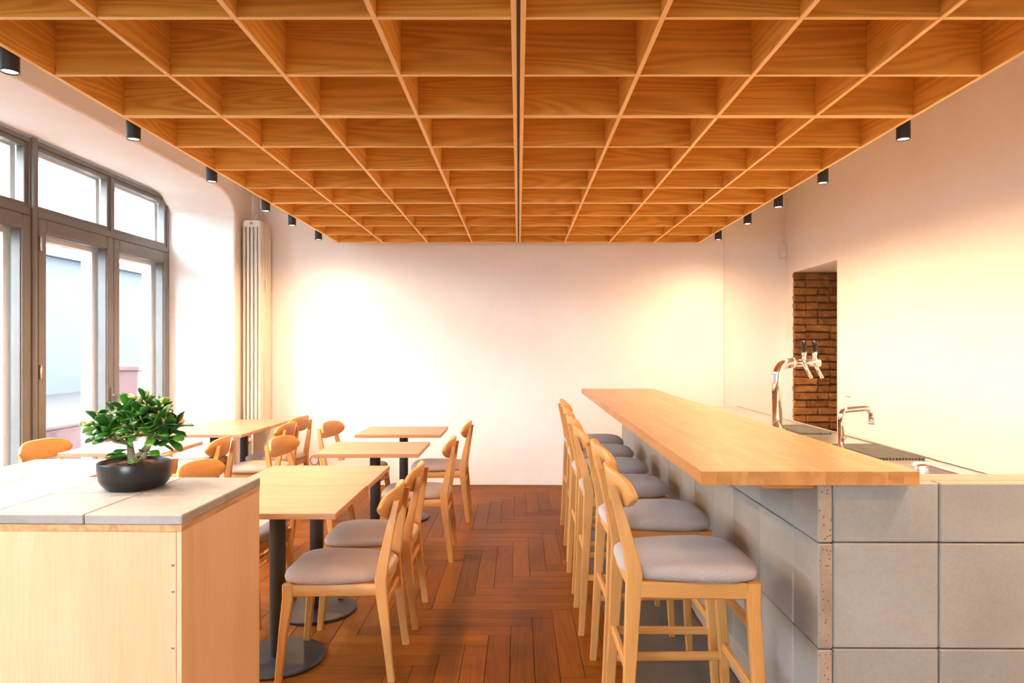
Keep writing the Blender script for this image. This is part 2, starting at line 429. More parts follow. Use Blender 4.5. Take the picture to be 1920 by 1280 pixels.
# ------------------------------------------------------------------ windows in the niche
def xring(y0, y1, z0, z1, w, x0, x1, wt=None, wb=None):
    wt = w if wt is None else wt; wb = w if wb is None else wb
    return boxes_mesh([(x0, x1, y0, y0 + w, z0, z1), (x0, x1, y1 - w, y1, z0, z1), (x0, x1, y0 + w, y1 - w, z1 - wt, z1), (x0, x1, y0 + w, y1 - w, z0, z0 + wb)])
def window_unit(n, y0, label):
    Lw = 1.89
    w = structure(link('window_%d' % n, None, None, None, (-3.44, y0, 0)), label)
    F = M['frame']
    bevel_mod(link('outer_frame', xring(0.004, Lw - 0.004, 0.0, 2.935, 0.034, -0.09, 0.0), F, w), 0.004)
    bevel_mod(box('transom', -0.085, 0.006, 0.038, Lw - 0.038, 2.385, 2.44, F, w), 0.006)
    box('mullion', -0.085, 0.0, Lw / 2 - 0.02, Lw / 2 + 0.02, 2.44, 2.90, F, w, 0.004)
    box('cover_strip', -0.02, 0.022, -0.022, 0.022, 0.0, 2.94, F, w, 0.008)
    for a, b_ in ((0.038, Lw / 2 - 0.02), (Lw / 2 + 0.02, Lw - 0.038)):
        s = bevel_mod(link('top_light', xring(a, b_, 2.44, 2.90, 0.034, -0.07, -0.012), F, w), 0.004)
        link('pane', box_mesh(0.006, b_ - a - 0.06, 0.40, name='pane'), M['glass'], s, (-0.04, (a + b_) / 2, 2.67))
        link('outer_casing', xring(a - 0.0, b_ + 0.0, 2.42, 2.91, 0.05, -0.19, -0.10), M['white'], w)
    for a, b_ in ((0.038, Lw / 2 - 0.003), (Lw / 2 + 0.003, Lw - 0.038)):
        s = bevel_mod(link('sash', xring(a, b_, 0.03, 2.383, 0.082, -0.075, 0.012, 0.098, 0.14), F, w), 0.007)
        link('glazing_bead', xring(a + 0.078, b_ - 0.078, 0.165, 2.29, 0.012, -0.055, -0.002), F, s)
        link('pane', box_mesh(0.006, b_ - a - 0.15, 2.13, name='pane'), M['glass'], s, (-0.045, (a + b_) / 2, 1.2275))
        link('outer_casing', xring(a + 0.02, b_ - 0.02, 0.0, 2.40, 0.095, -0.19, -0.10, 0.15, 0.12), M['white'], w)
    for z in (0.35, 1.28, 2.2):
        link('hinge', tube([(0.022, 0.045, z - 0.05), (0.022, 0.045, z + 0.05)], 0.009, 8, 'hinge'), M['steel'], w)
    link('espagnolette_handle', boxes_mesh([(0.012, 0.03, Lw / 2 - 0.05, Lw / 2 - 0.03, 0.98, 1.12), (0.03, 0.045, Lw / 2 - 0.05, Lw / 2 + 0.05, 1.05, 1.07)]), F, w)
window_unit(1, 4.84, 'grey framed double casement window with top lights beside the radiator')
window_unit(2, 2.95, 'grey framed double casement window cut off by the left edge of the photo')
window_unit(3, 1.06, 'grey framed double casement window nearest the camera side')
structure(box('trim_1', -3.62, -3.36, NY0, 1.056, 0, 2.955, M['plaster']), 'plain plastered end of the window niche')

# ------------------------------------------------------------------ outside
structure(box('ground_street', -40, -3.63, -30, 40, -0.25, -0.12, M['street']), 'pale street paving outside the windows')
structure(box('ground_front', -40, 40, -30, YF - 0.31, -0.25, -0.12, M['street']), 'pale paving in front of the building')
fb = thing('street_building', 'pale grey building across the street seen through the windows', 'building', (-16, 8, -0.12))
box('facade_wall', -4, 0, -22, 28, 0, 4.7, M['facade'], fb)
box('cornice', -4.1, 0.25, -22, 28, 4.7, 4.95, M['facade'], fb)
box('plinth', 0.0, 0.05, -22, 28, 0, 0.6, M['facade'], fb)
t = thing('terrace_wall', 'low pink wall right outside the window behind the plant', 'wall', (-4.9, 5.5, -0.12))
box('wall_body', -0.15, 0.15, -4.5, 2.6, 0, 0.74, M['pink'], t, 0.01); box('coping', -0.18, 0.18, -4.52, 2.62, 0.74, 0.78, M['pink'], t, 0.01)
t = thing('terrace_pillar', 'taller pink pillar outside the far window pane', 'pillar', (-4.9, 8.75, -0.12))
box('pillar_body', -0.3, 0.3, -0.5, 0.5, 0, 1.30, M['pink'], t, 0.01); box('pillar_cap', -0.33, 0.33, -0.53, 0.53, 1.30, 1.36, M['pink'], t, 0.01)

# ================================================================== CEILING GRID
CELL_X, CELL_Y, TH, GH, GZ = 0.4615, 0.475, 0.018, 0.36, 2.53
def oak_board(sx, sy, ax):
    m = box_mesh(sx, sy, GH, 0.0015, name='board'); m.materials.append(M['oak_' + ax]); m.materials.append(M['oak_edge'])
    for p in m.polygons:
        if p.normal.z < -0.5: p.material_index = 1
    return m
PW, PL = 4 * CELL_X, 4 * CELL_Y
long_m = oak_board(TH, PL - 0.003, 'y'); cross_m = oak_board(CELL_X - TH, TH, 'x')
cross_e = oak_board((PW - 5 * TH) / 4, TH, 'x')
rod = tube([(0, 0, 0), (0, 0, ZC - GZ - GH + 0.03)], 0.004, 8, 'hanger_rod'); rod.materials.append(M['black'])
pos = {(0, 0): 'front left oak grid ceiling panel, cut off by the top of the photo', (1, 0): 'front right oak grid ceiling panel, cut off by the top of the photo',
       (0, 1): 'middle oak grid ceiling panel on the window side', (1, 1): 'middle oak grid ceiling panel on the bar side',
       (0, 2): 'far oak grid ceiling panel above the radiator side, nearest the back wall', (1, 2): 'far oak grid ceiling panel on the bar side, nearest the back wall'}
for (sx, row), lab in pos.items():
    x0 = 0.0065 if sx else -0.0065 - PW
    y0 = 6.99 - (3 - row) * PL
    p = thing('ceiling_panel', lab, 'ceiling panel', (x0, y0, GZ), 0, 'square oak grid panels of the ceiling')
    for i in range(5):
        link('long_board', long_m, None, p, (TH / 2 + i * (PW - TH) / 4, PL / 2, GH / 2))
    cw = (PW - TH) / 4
    for j in range(5):
        for i in range(4):
            yy = 0.0015 + TH / 2 + j * (PL - TH - 0.003) / 4
            link('cross_board', cross_e, None, p, (TH / 2 + (i + 0.5) * cw, yy, GH / 2 + 0.0015))
    if sx == 0:
        box('gap_shade_strip', PW + 0.0005, PW + 0.0125, 0.0, PL, 0.004, 0.10, M['core'], p)  # dark strip standing in for the shade in the centre gap
    for a in (1, 3):
        for b_ in (1, 3):
            link('hanger_rod', rod, None, p, (TH / 2 + a * cw, PL * b_ / 4, GH - 0.01))

# ------------------------------------------------------------------ cylinder lamps
body_p = [(0.0, 0.235), (0.030, 0.235), (0.032, 0.232), (0.032, 0.002), (0.0315, 0.0), (0.0285, 0.0), (0.0285, 0.012), (0.0, 0.012)]
lamp_body = lathe(body_p, 24, 'lamp_body', False); lamp_body.materials.append(M['black'])
lamp_lens = lathe([(0.0283, 0.006), (0.0283, 0.0085)], 24, 'lamp_lens', True, False); lamp_lens.materials.append(M['lens'])
lamp_stem = tube([(0, 0, 0.23), (0, 0, ZC - 2.48 - 0.012)], 0.007, 10, 'stem'); lamp_stem.materials.append(M['black'])
lamp_rose = lathe([(0.03, ZC - 2.48 - 0.016), (0.03, ZC - 2.48)], 20, 'ceiling_rose'); lamp_rose.materials.append(M['black'])
spot_d = bpy.data.lights.new('lamp_light', 'SPOT')
spot_d.energy = LAMP_POWER; spot_d.color = LAMP_COLOR; spot_d.spot_size = R(174); spot_d.spot_blend = 1.0; spot_d.shadow_soft_size = 0.028
def lamp(x, y, label):
    t = thing('spotlight', label, 'lamp', (x, y, 2.48), 0, 'black cylinder lamps beside the ceiling grid')
    link('lamp_body', lamp_body, None, t); link('lamp_lens', lamp_lens, None, t); link('stem', lamp_stem, None, t); link('ceiling_rose', lamp_rose, None, t)
    l = bpy.data.objects.new('lamp_light', spot_d); COL.objects.link(l); l.parent = t; l.location = (0, 0, -0.004)
od = ['', 'nearest the camera', 'second', 'third', 'fourth', 'fifth', 'farthest']
left = [(0.85, 'black cylinder lamp on the window side, out of sight beyond the left edge'), (1.70, 'black cylinder lamp on the window side just beyond the left edge'),
        (2.55, 'black cylinder lamp at the left edge of the photo, largest one in view'), (3.37, 'black cylinder lamp above the two window top lights, second from the left edge'),
        (4.23, 'black cylinder lamp above the far top light, third from the left edge'), (5.13, 'black cylinder lamp in front of the radiator top'),
        (5.73, 'black cylinder lamp just right of the radiator'), (6.49, 'smallest and farthest black cylinder lamp on the window side')]
right = [(0.85, 'black cylinder lamp on the bar side, out of sight beyond the right edge'), (1.70, 'black cylinder lamp on the bar side next beyond the right edge'),
         (2.50, 'black cylinder lamp on the bar side just beyond the right edge'), (3.37, 'largest black cylinder lamp in view on the bar side'),
         (4.26, 'second largest black cylinder lamp on the bar side'), (4.99, 'middle black cylinder lamp of the five on the bar side'),
         (5.66, 'second farthest black cylinder lamp on the bar side'), (6.49, 'smallest and farthest black cylinder lamp on the bar side')]
for y, l in left: lamp(-1.90, y, l)
for y, l in right: lamp(1.90, y, l)

# ================================================================== BAR
BO = Vector((0.954, 2.17, 0)); BR = R(-0.4)
bar = thing('bar_counter', 'bar counter clad in grey concrete slabs under the wooden top', 'bar', BO, BR)
ST, SP, JT = 0.046, 0.338, 0.004                # slab thickness, pitch, joint
ZT = 1.022
rows = [(ZT - 0.192, ZT), (ZT - 0.192 - SP, ZT - 0.192), (ZT - 0.192 - 2 * SP, ZT - 0.192 - SP), (0.0, ZT - 0.192 - 2 * SP)]
BL = 4.33
# core
box('core', ST + 0.001, 0.30, 0.02, BL - 0.002, 0.0, ZT - 0.03, M['core'], bar)
box('end_core', 0.30, 1.10, ST + 0.016, 0.166, 0.0, ZT - 0.012, M['core'], bar)
def slab(sx, sy, sz, loc, mat, edge_axis=None):
    m = box_mesh(sx, sy, sz, 0.0035, name='slab'); m.materials.append(mat); m.materials.append(M['slab_edge'])
    if edge_axis == 'y':
        for p in m.polygons:
            if abs(p.normal.y) > 0.9: p.material_index = 1
    return link('slab', m, None, bar, loc)
ys = [0.0, 0.204]
while ys[-1] + SP < BL: ys.append(ys[-1] + SP)
ys.append(BL)
for (z0, z1) in rows:
    for a, b_ in zip(ys[:-1], ys[1:]):
        slab(ST, b_ - a - JT, z1 - z0 - JT, (ST / 2 + random.uniform(-.0015, .0015), (a + b_) / 2, (z0 + z1) / 2), M['slab_grey'], 'y')
    xs = [ST + 0.004, ST + 0.004 + SP, ST + 0.004 + 2 * SP, ST + 0.004 + 3 * SP, 1.10]
    for a, b_ in zip(xs[:-1], xs[1:]):
        slab(b_ - a - JT, ST, z1 - z0 - JT, ((a + b_) / 2, 0.010 + ST / 2 + random.uniform(-.0015, .0015), (z0 + z1) / 2), M['slab_grey'])
    slab(0.30 - ST - 0.004, ST, z1 - z0 - JT, ((0.30 + ST) / 2, BL - ST / 2, (z0 + z1) / 2), M['slab_grey'])
box('end_cap', 0.32, 1.10, 0.012 + ST, 0.17, ZT - 0.012, ZT - 0.001, M['slab_grey'], bar, 0.002)
# wooden top made of long staves, two lengths butted end to end
top = thing('bar_worktop', 'long oak butcher block bar top with an overhang above the stools', 'worktop', BO + Vector((0, 0, ZT)), BR)
TW0, TW1, TT = -0.382, 0.297, 0.043
ns = 14; sw = (TW1 - TW0) / ns
for (ya, yb) in ((-0.04, 2.30), (2.3015, 4.34)):
    sm = box_mesh(sw - 0.0001, yb - ya, TT, 0.0003, name='stave'); sm.materials.append(M['bar_y'])
    for i in range(ns):
        link('stave', sm, None, top, (TW0 + (i + 0.5) * sw, (ya + yb) / 2, TT / 2 + 0.001))
for yy in (0.02, 1.4, 2.85, 4.2):
    box('support_batten', -0.175, -0.005, yy, yy + 0.06, -0.022, 0.001, M['bar_y'], top, 0.002)
# floor strip along the bar
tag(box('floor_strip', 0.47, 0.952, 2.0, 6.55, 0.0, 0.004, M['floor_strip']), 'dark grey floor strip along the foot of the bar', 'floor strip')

# ------------------------------------------------------------------ service counter behind the bar
WZ = 0.90
sc = thing('service_counter', 'stainless steel service counter with sink behind the bar', 'counter', (1.256, 2.345, 0), BR)
bx = 0.80; bl = 4.15
SK = (0.33, 0.70, 0.42, 0.98)      # sink opening x0,x1,y0,y1
box('cabinet_body', 0.003, bx - 0.03, 0.0, 0.40, 0.08, WZ - 0.03, M['steel'], sc)
box('cabinet_body', 0.003, bx - 0.03, 1.0, bl, 0.08, WZ - 0.03, M['steel'], sc)
box('plinth', 0.003, bx - 0.08, 0.0, bl, 0.0, 0.08, M['core'], sc)
link('worktop', boxes_mesh([(0.0, SK[0], 0, bl, WZ - 0.03, WZ), (SK[1], bx, 0, bl, WZ - 0.03, WZ), (SK[0], SK[1], 0, SK[2], WZ - 0.03, WZ), (SK[0], SK[1], SK[3], bl, WZ - 0.03, WZ)]), M['steel'], sc)
box('edge_rim', bx - 0.012, bx, 0, bl, WZ, WZ + 0.008, M['steel'], sc, 0.003)
x0, x1, y0, y1 = SK
rings = []
def rrect(x0, x1, y0, y1, r, z, n=5):
    out = []
    for cx, cy, a0 in ((x1 - r, y1 - r, 0), (x0 + r, y1 - r, 90), (x0 + r, y0 + r, 180), (x1 - r, y0 + r, 270)):
        for k in range(n + 1):
            a = R(a0 + 90 * k / n); out.append((cx + r * math.cos(a), cy + r * math.sin(a), z))
    return out
rings = [rrect(x0 - .015, x1 + .015, y0 - .015, y1 + .015, .05, WZ + .002), rrect(x0 + .005, x1 - .005, y0 + .005, y1 - .005, .05, WZ + .001),
         rrect(x0 + .012, x1 - .012, y0 + .012, y1 - .012, .05, WZ - .02), rrect(x0 + .02, x1 - .02, y0 + .02, y1 - .02, .05, WZ - .16), rrect(x0 + .06, x1 - .06, y0 + .06, y1 - .06, .04, WZ - .175)]
v, f = [], []
basin = loft(rings, 'sink_basin', True, False)
n = len(rings[0]); bmx = bmesh.new(); bmx.from_mesh(basin); bmx.verts.ensure_lookup_table()
bmx.faces.new([bmx.verts[4 * n + j] for j in range(n)]); bmx.to_mesh(basin); bmx.free()
bo = link('sink_basin', basin, M['steel'], sc)
link('drain', lathe([(0.035, 0), (0.035, 0.004), (0.02, 0.002)], 20, 'drain'), M['chrome'], bo, ((x0 + x1) / 2, (y0 + y1) / 2, WZ - .176))
def drain_mat(loc, sx, sy, label):
    t = thing('drain_mat', label, 'drain mat', loc, BR, 'rubber drain mats on the steel counter')
    nx = int(sx / 0.016); ny = int(sy / 0.016); l = []
    for i in range(nx): l.append((i * .016, i * .016 + .007, 0, sy, 0.0, .012))
    link('ribs', boxes_mesh(l), M['rubber'], t)
    l = []
    for j in range(ny): l.append((0, sx, j * .016, j * .016 + .006, .010, .0145))
    link('cross_ribs', boxes_mesh(l), M['rubber'], t)
drain_mat((1.80, 4.36, WZ), 0.21, 0.46, 'dark ribbed drain mat under the beer taps')
drain_mat((1.77, 3.36, WZ), 0.25, 0.50, 'dark ribbed drain mat beside the sink, right of the faucet')
# beer tower
tw = thing('beer_tower', 'chrome beer tower with two black handled taps', 'beer tap', (1.742, 4.60, WZ), 0)
link('flange', lathe([(0.055, 0), (0.055, 0.008), (0.04, 0.014)], 28, 'flange'), M['chrome'], tw)
link('column', tube(arc_path([(0, 0, 0.008), (0, 0, 0.452), (0.115, 0, 0.452)], 0.105, 10), 0.033, 20, 'column'), M['chrome'], tw)
link('arm', tube([(0.11, 0, 0.452), (0.29, 0, 0.452)], 0.0235, 18, 'arm'), M['chrome'], tw)
link('collar', tube([(0.098, 0, 0.452), (0.114, 0, 0.452)], 0.036, 20, 'collar'), M['chrome'], tw)
for x in (0.178, 0.25):
    tp = link('tap_body', lathe([(0.011, 0.0), (0.016, 0.012), (0.011, 0.03), (0.017, 0.045), (0.012, 0.06)], 16, 'tap_body'), M['chrome'], tw, (x, -0.012, 0.468))
    link('handle', lathe([(0.009, 0.056), (0.012, 0.066), (0.0185, 0.11), (0.0185, 0.122), (0.011, 0.132), (0.004, 0.134)], 16, 'handle'), M['pot'], tp)
    link('spout', tube([(0, -0.006, -0.015), (0.012, -0.016, -0.06), (0.042, -0.02, -0.118)], [0.013, 0.012, 0.011], 14, 'spout'), M['chrome'], tp)
# faucet
fc = thing('faucet', 'slim chrome swan faucet with square bend behind the bar top', 'faucet', (1.71, 3.62, WZ), 0)
link('base_ring', lathe([(0.026, 0), (0.026, 0.012), (0.018, 0.02)], 20, 'base_ring'), M['chrome'], fc)
link('pipe', tube(arc_path([(0, 0, 0.01), (0, 0, 0.222), (0.162, 0, 0.235), (0.164, 0, 0.165)], 0.04, 7), 0.0155, 16, 'pipe'), M['chrome'], fc)
link('aerator', tube([(0.164, 0, 0.168), (0.164, 0, 0.148)], 0.0175, 16, 'aerator'), M['chrome'], fc)
link('lever', tube([(0, -0.014, 0.06), (0, -0.06, 0.085)], 0.006, 10, 'lever'), M['chrome'], fc)

# ================================================================== CHAIRS AND STOOLS
def rect_ring(c, wx, wy, ch=0.25):
    x, y, z = c; a, b_ = wx / 2, wy / 2; k = min(a, b_) * ch
    return [(x - a + k, y - b_, z), (x + a - k, y - b_, z), (x + a, y - b_ + k, z), (x + a, y + b_ - k, z), (x + a - k, y + b_, z), (x - a + k, y + b_, z), (x - a, y + b_ - k, z), (x - a, y - b_ + k, z)]
def bar_between(p, q, h, w, name):
    """rail between two points, h tall, w thick, lightly chamfered"""
    p, q = Vector(p), Vector(q); d = (q - p).normalized(); s = d.cross(Vector((0, 0, 1))).normalized(); u = s.cross(d)
    k = min(h, w) * 0.18; sec = [(-w / 2 + k, -h / 2), (w / 2 - k, -h / 2), (w / 2, -h / 2 + k), (w / 2, h / 2 - k), (w / 2 - k, h / 2), (-w / 2 + k, h / 2), (-w / 2, h / 2 - k), (-w / 2, -h / 2 + k)]
    return loft([[c + s * a + u * b_ for a, b_ in sec] for c in (p, q)], name, False)

def seat_thing(name, label, cat, group, P):
    """x forward (front of the seat), origin on the floor below the seat centre"""
    t = thing(name, label, cat, (0, 0, 0), 0, group)
    sz, H = P['seat'], P['H']                       # underside of cushion, top of back
    rf, rs, rt = P['rear']; ff, fs = P['front']; yr, yf = P['yr'], P['yf']
    bh = P['bh']
    rail_z = sz - 0.028
    for s in (-1, 1):
        # rear leg: splays back to the floor, widest at the seat, leans back to the backrest
        keys = [(rf, yr + .012, 0.0, .030, .026), (rf + (rs - rf) * .55, yr + .006, sz * .55, .038, .026), (rs - .004, yr, sz - .05, .050, .027), (rs, yr - .001, sz + .02, .052, .027),
                (rs - .012, yr - .004, sz + .09, .046, .026), (rs + (rt - rs) * .55, yr - .014, sz + (H - sz) * .55, .036, .024), (rt + .003, yr - .03, H - bh * .35, .024, .020)]
        link('rear_leg', loft([rect_ring((x, s * y, z), a, b_) for x, y, z, a, b_ in keys], 'rear_leg', False), M['chair_z'], t)
        keys = [(ff, yf + .012, 0.0, .028, .026), (ff + (fs - ff) * .5, yf + .006, sz * .5, .036, .031), (fs, yf, sz - .06, .046, .036), (fs, yf, sz - .002, .047, .036)]
        link('front_leg', loft([rect_ring((x, s * y, z), a, b_) for x, y, z, a, b_ in keys], 'front_leg', False), M['chair_z'], t)
        link('side_rail', bar_between((rs + .015, s * (yr + .002), rail_z), (fs - .015, s * (yf + .004), rail_z), .052, .020, 'side_rail'), M['chair_x'], t)
    link('front_rail', bar_between((fs + .004, -yf + .012, rail_z), (fs + .004, yf - .012, rail_z), .052, .020, 'front_rail'), M['chair_y'], t)
    link('rear_rail', bar_between((rs, -yr + .01, rail_z), (rs, yr - .01, rail_z), .052, .020, 'rear_rail'), M['chair_y'], t)
    def leg_at(front, z):
        k = z / sz
        if front: return ff + (fs - ff) * k, yf + .012 * (1 - k)
        return rf + (rs - rf) * k, yr + .012 * (1 - k)
    for kind, z in P['stretch']:
        if kind == 'side':
            for s in (-1, 1):
                a, b_ = leg_at(False, z), leg_at(True, z)
                link('side_stretcher', bar_between((a[0], s * a[1], z), (b_[0], s * b_[1], z), .030, .019, 'side_stretcher'), M['chair_x'], t)
        else:
            a = leg_at(kind == 'front', z)
            link(kind + '_stretcher', bar_between((a[0], -a[1], z), (a[0], a[1], z), .030, .019, kind + '_stretcher'), M['chair_y'], t)
    # cushion: rounded trapezoid, domed, rolled edges
    xb, xf = rs - .035, fs + .042
    n = 44; rings = []
    def outline(k):
        out = []
        for j in range(n):
            a = 2 * math.pi * j / n; ca, sa = math.cos(a), math.sin(a)
            e = 2 / 4.6
            u = math.copysign(abs(ca) ** e, ca); w = math.copysign(abs(sa) ** e, sa)
            x = (xb + xf) / 2 + (xf - xb) / 2 * u
            tt = (u + 1) / 2
            hw = (yr - .016) + (yf + .030 - (yr - .016)) * min(1, tt * 1.7) ** 0.8
            if tt > .75: hw -= .012 * ((tt - .75) / .25) ** 2
            cx = (xb + xf) / 2
            out.append((cx + (x - cx) * k, hw * w * k))
        return out
    for k, z in ((.93, sz), (.985, sz + .006), (1.0, sz + .018), (.985, sz + .032), (.94, sz + .042), (.82, sz + .050), (.6, sz + .055), (.3, sz + .057), (.05, sz + .0575)):
        rings.append([(x, y, z) for x, y in outline(k)])
    link('cushion', loft(rings, 'cushion', True), P['fab'], t)
    # backrest: curved slab with rounded ends
    rings = []; hwid = P['bw'] / 2; zc = H - bh / 2; tilt = (rt - rs) / (H - sz)
    for i in range(25):
        u = -1 + 2 * i / 24; u = math.copysign(abs(u) ** .8, u)
        y = u * hwid; au = abs(u)
        up = bh / 2 * max(0.02, (1 - au ** 5)) ** .5 - .010 * au ** 2
        dn = bh / 2 * max(0.02, (1 - au ** 3.2)) ** .55
        xc = rt + .014 + .052 * u * u
        th = .009
        sec = []
        zs = [(-dn, -.6), (-dn * .93, -1), (0, -1), (up * .93, -1), (up, -.6), (up, .6), (up * .93, 1), (0, 1), (-dn * .93, 1), (-dn, .6)]
        for dz, sx in zs:
            z = zc + dz
            sec.append((xc + tilt * .8 * dz + sx * th, y, z))
        rings.append(sec)
    link('backrest', loft(rings, 'backrest', True), M['chair_y'], t)
    smooth_by_angle(t.children[-1], 50)
    return t

CH = dict(seat=.425, H=.825, rear=(-.245, -.195, -.262), front=(.245, .205), yr=.176, yf=.188, bh=.135, bw=.435,
          stretch=[('rear', .325), ('front', .335)], fab=M['cushion'])
STL = dict(seat=.700, H=1.045, rear=(-.228, -.188, -.258), front=(.228, .190), yr=.176, yf=.188, bh=.125, bw=.435,
           stretch=[('side', .29), ('front', .33), ('front', .545), ('rear', .40)], fab=M['cushion_grey'])
GC = 'oak chairs with padded seats at the tables'
chair0 = seat_thing('dining_chair', 'oak chair with beige padded seat nearest the camera, in the aisle', 'chair', GC, CH)
first = [True]
def place_chair(x, y, deg, label):
    """x = floor position of the rear legs along the facing axis"""
    a = R(deg); cx = x + math.cos(a) * .245
    cy = y + math.sin(a) * .245
    if first[0]:
        first[0] = False; chair0.location = (cx, cy, 0); chair0.rotation_euler = (0, 0, a); chair0['label'] = label
    else: dup(chair0, (cx, cy, 0), a, label)
place_chair(-.553, 3.165, 180, 'oak chair nearest the camera on the aisle side of the front table')
place_chair(-.533, 3.72, 180, 'second oak chair on the aisle side, behind the nearest one')
place_chair(-.458, 4.825, 180, 'third oak chair on the aisle side, at the table with a single black leg')
place_chair(-.420, 5.88, 180, 'farthest oak chair on the aisle side, closest to the back wall')
place_chair(-1.80, 3.79, -8, 'oak chair just behind the concrete counter top, right of the plant pot')
place_chair(-1.70, 4.84, -7, 'oak chair with pale curved back rising left behind the front double table')
place_chair(-1.63, 5.85, -9, 'oak chair standing alone left of the farthest table, against the back wall')
place_chair(-2.10, 4.02, 182, 'oak chair mostly hidden behind the plant pot')
place_chair(-2.09, 4.86, 184, 'oak chair with curved back in front of the window table with the plant before it')
place_chair(-1.93, 5.77, 178, 'oak chair at the radiator table, half hidden by another chair back')
place_chair(-2.00, 6.32, 172, 'tall looking oak chair at the far end of the radiator table, by the back wall')
place_chair(-3.29, 4.70, -8, 'oak chair with its back to the window at the far left')
place_chair(-3.25, 5.80, 0, 'oak chair against the window behind the plant leaves, nearer one at the radiator table')
place_chair(-3.25, 6.32, 0, 'oak chair in the window corner behind the radiator table')
stool0 = seat_thing('bar_stool', '', 'stool', 'oak bar stools with grey seats along the bar', STL)
sl = ['oak bar stool with grey seat nearest the camera', 'second oak bar stool from the camera', 'third oak bar stool from the camera',
      'fourth oak bar stool from the camera', 'fifth oak bar stool from the camera, second from the back wall', 'farthest oak bar stool, nearest the back wall']
for i, (y, x) in enumerate(((2.385, .335), (3.0, .352), (3.64, .322), (4.235, .330), (4.84, .345), (5.43, .364))):
    cx = x + .228; a = R((0, 1, -1, .5, -1, 1)[i])
    if i == 0: stool0.location = (cx, y, 0); stool0.rotation_euler = (0, 0, a); stool0['label'] = sl[0]
    else: dup(stool0, (cx, y, 0), a, sl[i])

# ================================================================== TABLES
tt = box_mesh(.70, .588, .026, .002, name='table_top'); tt.materials.append(M['table_x'])
tpole = lathe([(.037, .022), (.037, .712)], 28, 'pole'); tpole.materials.append(M['black']); 
tbase = lathe([(.215, 0), (.217, .004), (.217, .010), (.212, .015), (.05, .022)], 48, 'base_plate'); tbase.materials.append(M['black'])
tmount = box_mesh(.30, .30, .012, .002, name='mounting_plate'); tmount.materials.append(M['black'])
table0 = None
def table(x, y, label, rz=0):
    global table0
    if table0 is None:
        t = thing('table', label, 'table', (x, y, 0), rz, 'small oak tables on black pedestals')
        link('table_top', tt, None, t, (0, 0, .737)); link('mounting_plate', tmount, None, t, (0, 0, .718))
        smooth_by_angle(link('pole', tpole, None, t)); smooth_by_angle(link('base_plate', tbase, None, t))
        table0 = t
    else: dup(table0, (x, y, 0), rz, label)
table(-1.125, 3.19, 'front oak table of the joined pair beside the plywood counter')
table(-1.118, 3.785, 'rear oak table of the joined pair beside the plywood counter')
table(-1.012, 4.825, 'single oak table in the centre row, second from the back wall')
table(-.980, 5.835, 'farthest oak table in the centre row, in front of the back wall')
table(-2.60, 5.84, 'nearer oak table of the pair in front of the radiator')
table(-2.585, 6.435, 'farther oak table of the pair, touching the radiator corner')
table(-2.73, 4.855, 'oak window table seen behind the plant')
table(-2.70, 4.02, 'oak table at the left edge, just above the concrete counter')

# ================================================================== PLYWOOD COUNTER WITH CONCRETE TOP
pc = thing('plywood_counter', 'birch plywood counter with pale concrete slab top at front left', 'counter', (-1.01, 2.05, 0), R(-1.0))
CW, CD, CZ = 1.75, .60, .95
box('front_panel', -CW + .004, -.020, .004, .022, .0, CZ - .052, M['ply'], pc, .001)
box('side_panel', -.019, -.004, .0045, CD - .022, .0, CZ - .052, M['ply'], pc, .001)
box('back_panel', -CW + .004, -.004, CD - .0215, CD - .004, .0, CZ - .052, M['ply'], pc, .001)
box('side_panel', -CW + .004, -CW + .019, .0225, CD - .022, .0, CZ - .052, M['ply'], pc, .001)
box('top_panel', -CW + .003, -.003, .003, CD - .003, CZ - .0515, CZ - .031, M['ply_edge'], pc, .001)
for z in (.30, .55, .72, .80):
    s = link('screw', lathe([(.0055, 0), (.0055, .0012), (.002, .0004)], 12, 'screw'), M['steel'], pc, (-.030, .0042, z), (R(90), 0, 0))
nx = int(math.ceil(CW / .30)) 
for i in range(nx):
    for j in range(2):
        a = -(i + 1) * .30; a = max(a, -CW)
        b_ = -i * .30
        if b_ - a < .02: continue
        m = box_mesh(b_ - a - .0025, .30 - .0025, .030, .003, name='top_slab'); m.materials.append(M['top_slab'])
        link('top_slab', m, None, pc, ((a + b_) / 2, j * .30 + .15, CZ - .015 + random.uniform(-.0006, .0006)))

# ------------------------------------------------------------------ jade plant
PX, PY, PZ = -1.376, 2.452, CZ + .0005
pp = thing('potted_jade_plant', 'green jade plant in a glossy black bowl on the concrete counter top', 'plant', (PX, PY, PZ), 0)
prof = [(.0, .0), (.075, .0), (.095, .006), (.109, .022), (.1145, .034), (.1155, .036), (.1160, .040), (.120, .060), (.121, .094), (.1195, .097), (.1175, .096), (.115, .090), (.112, .07), (.0, .07)]
link('pot', lathe([p for p in prof if p[0] > 0], 48, 'pot', True), M['pot'], pp)
smooth_by_angle(pp.children[-1], 50)
# uneven soil surface
v, f = [], []
nr, na = 6, 28
for i in range(nr + 1):
    for j in range(na):
        r = .112 * i / nr; a = 2 * math.pi * j / na
        v.append((r * math.cos(a), r * math.sin(a), .083 + (.006 * (1 - i / nr)) + random.uniform(-.003, .003)))
for i in range(nr):
    for j in range(na):
        k = (j + 1) % na; f.append((i * na + j, i * na + k, (i + 1) * na + k, (i + 1) * na + j))
link('soil', new_mesh('soil', v, f, True), M['soil'], pp)
rp = random.Random(5)
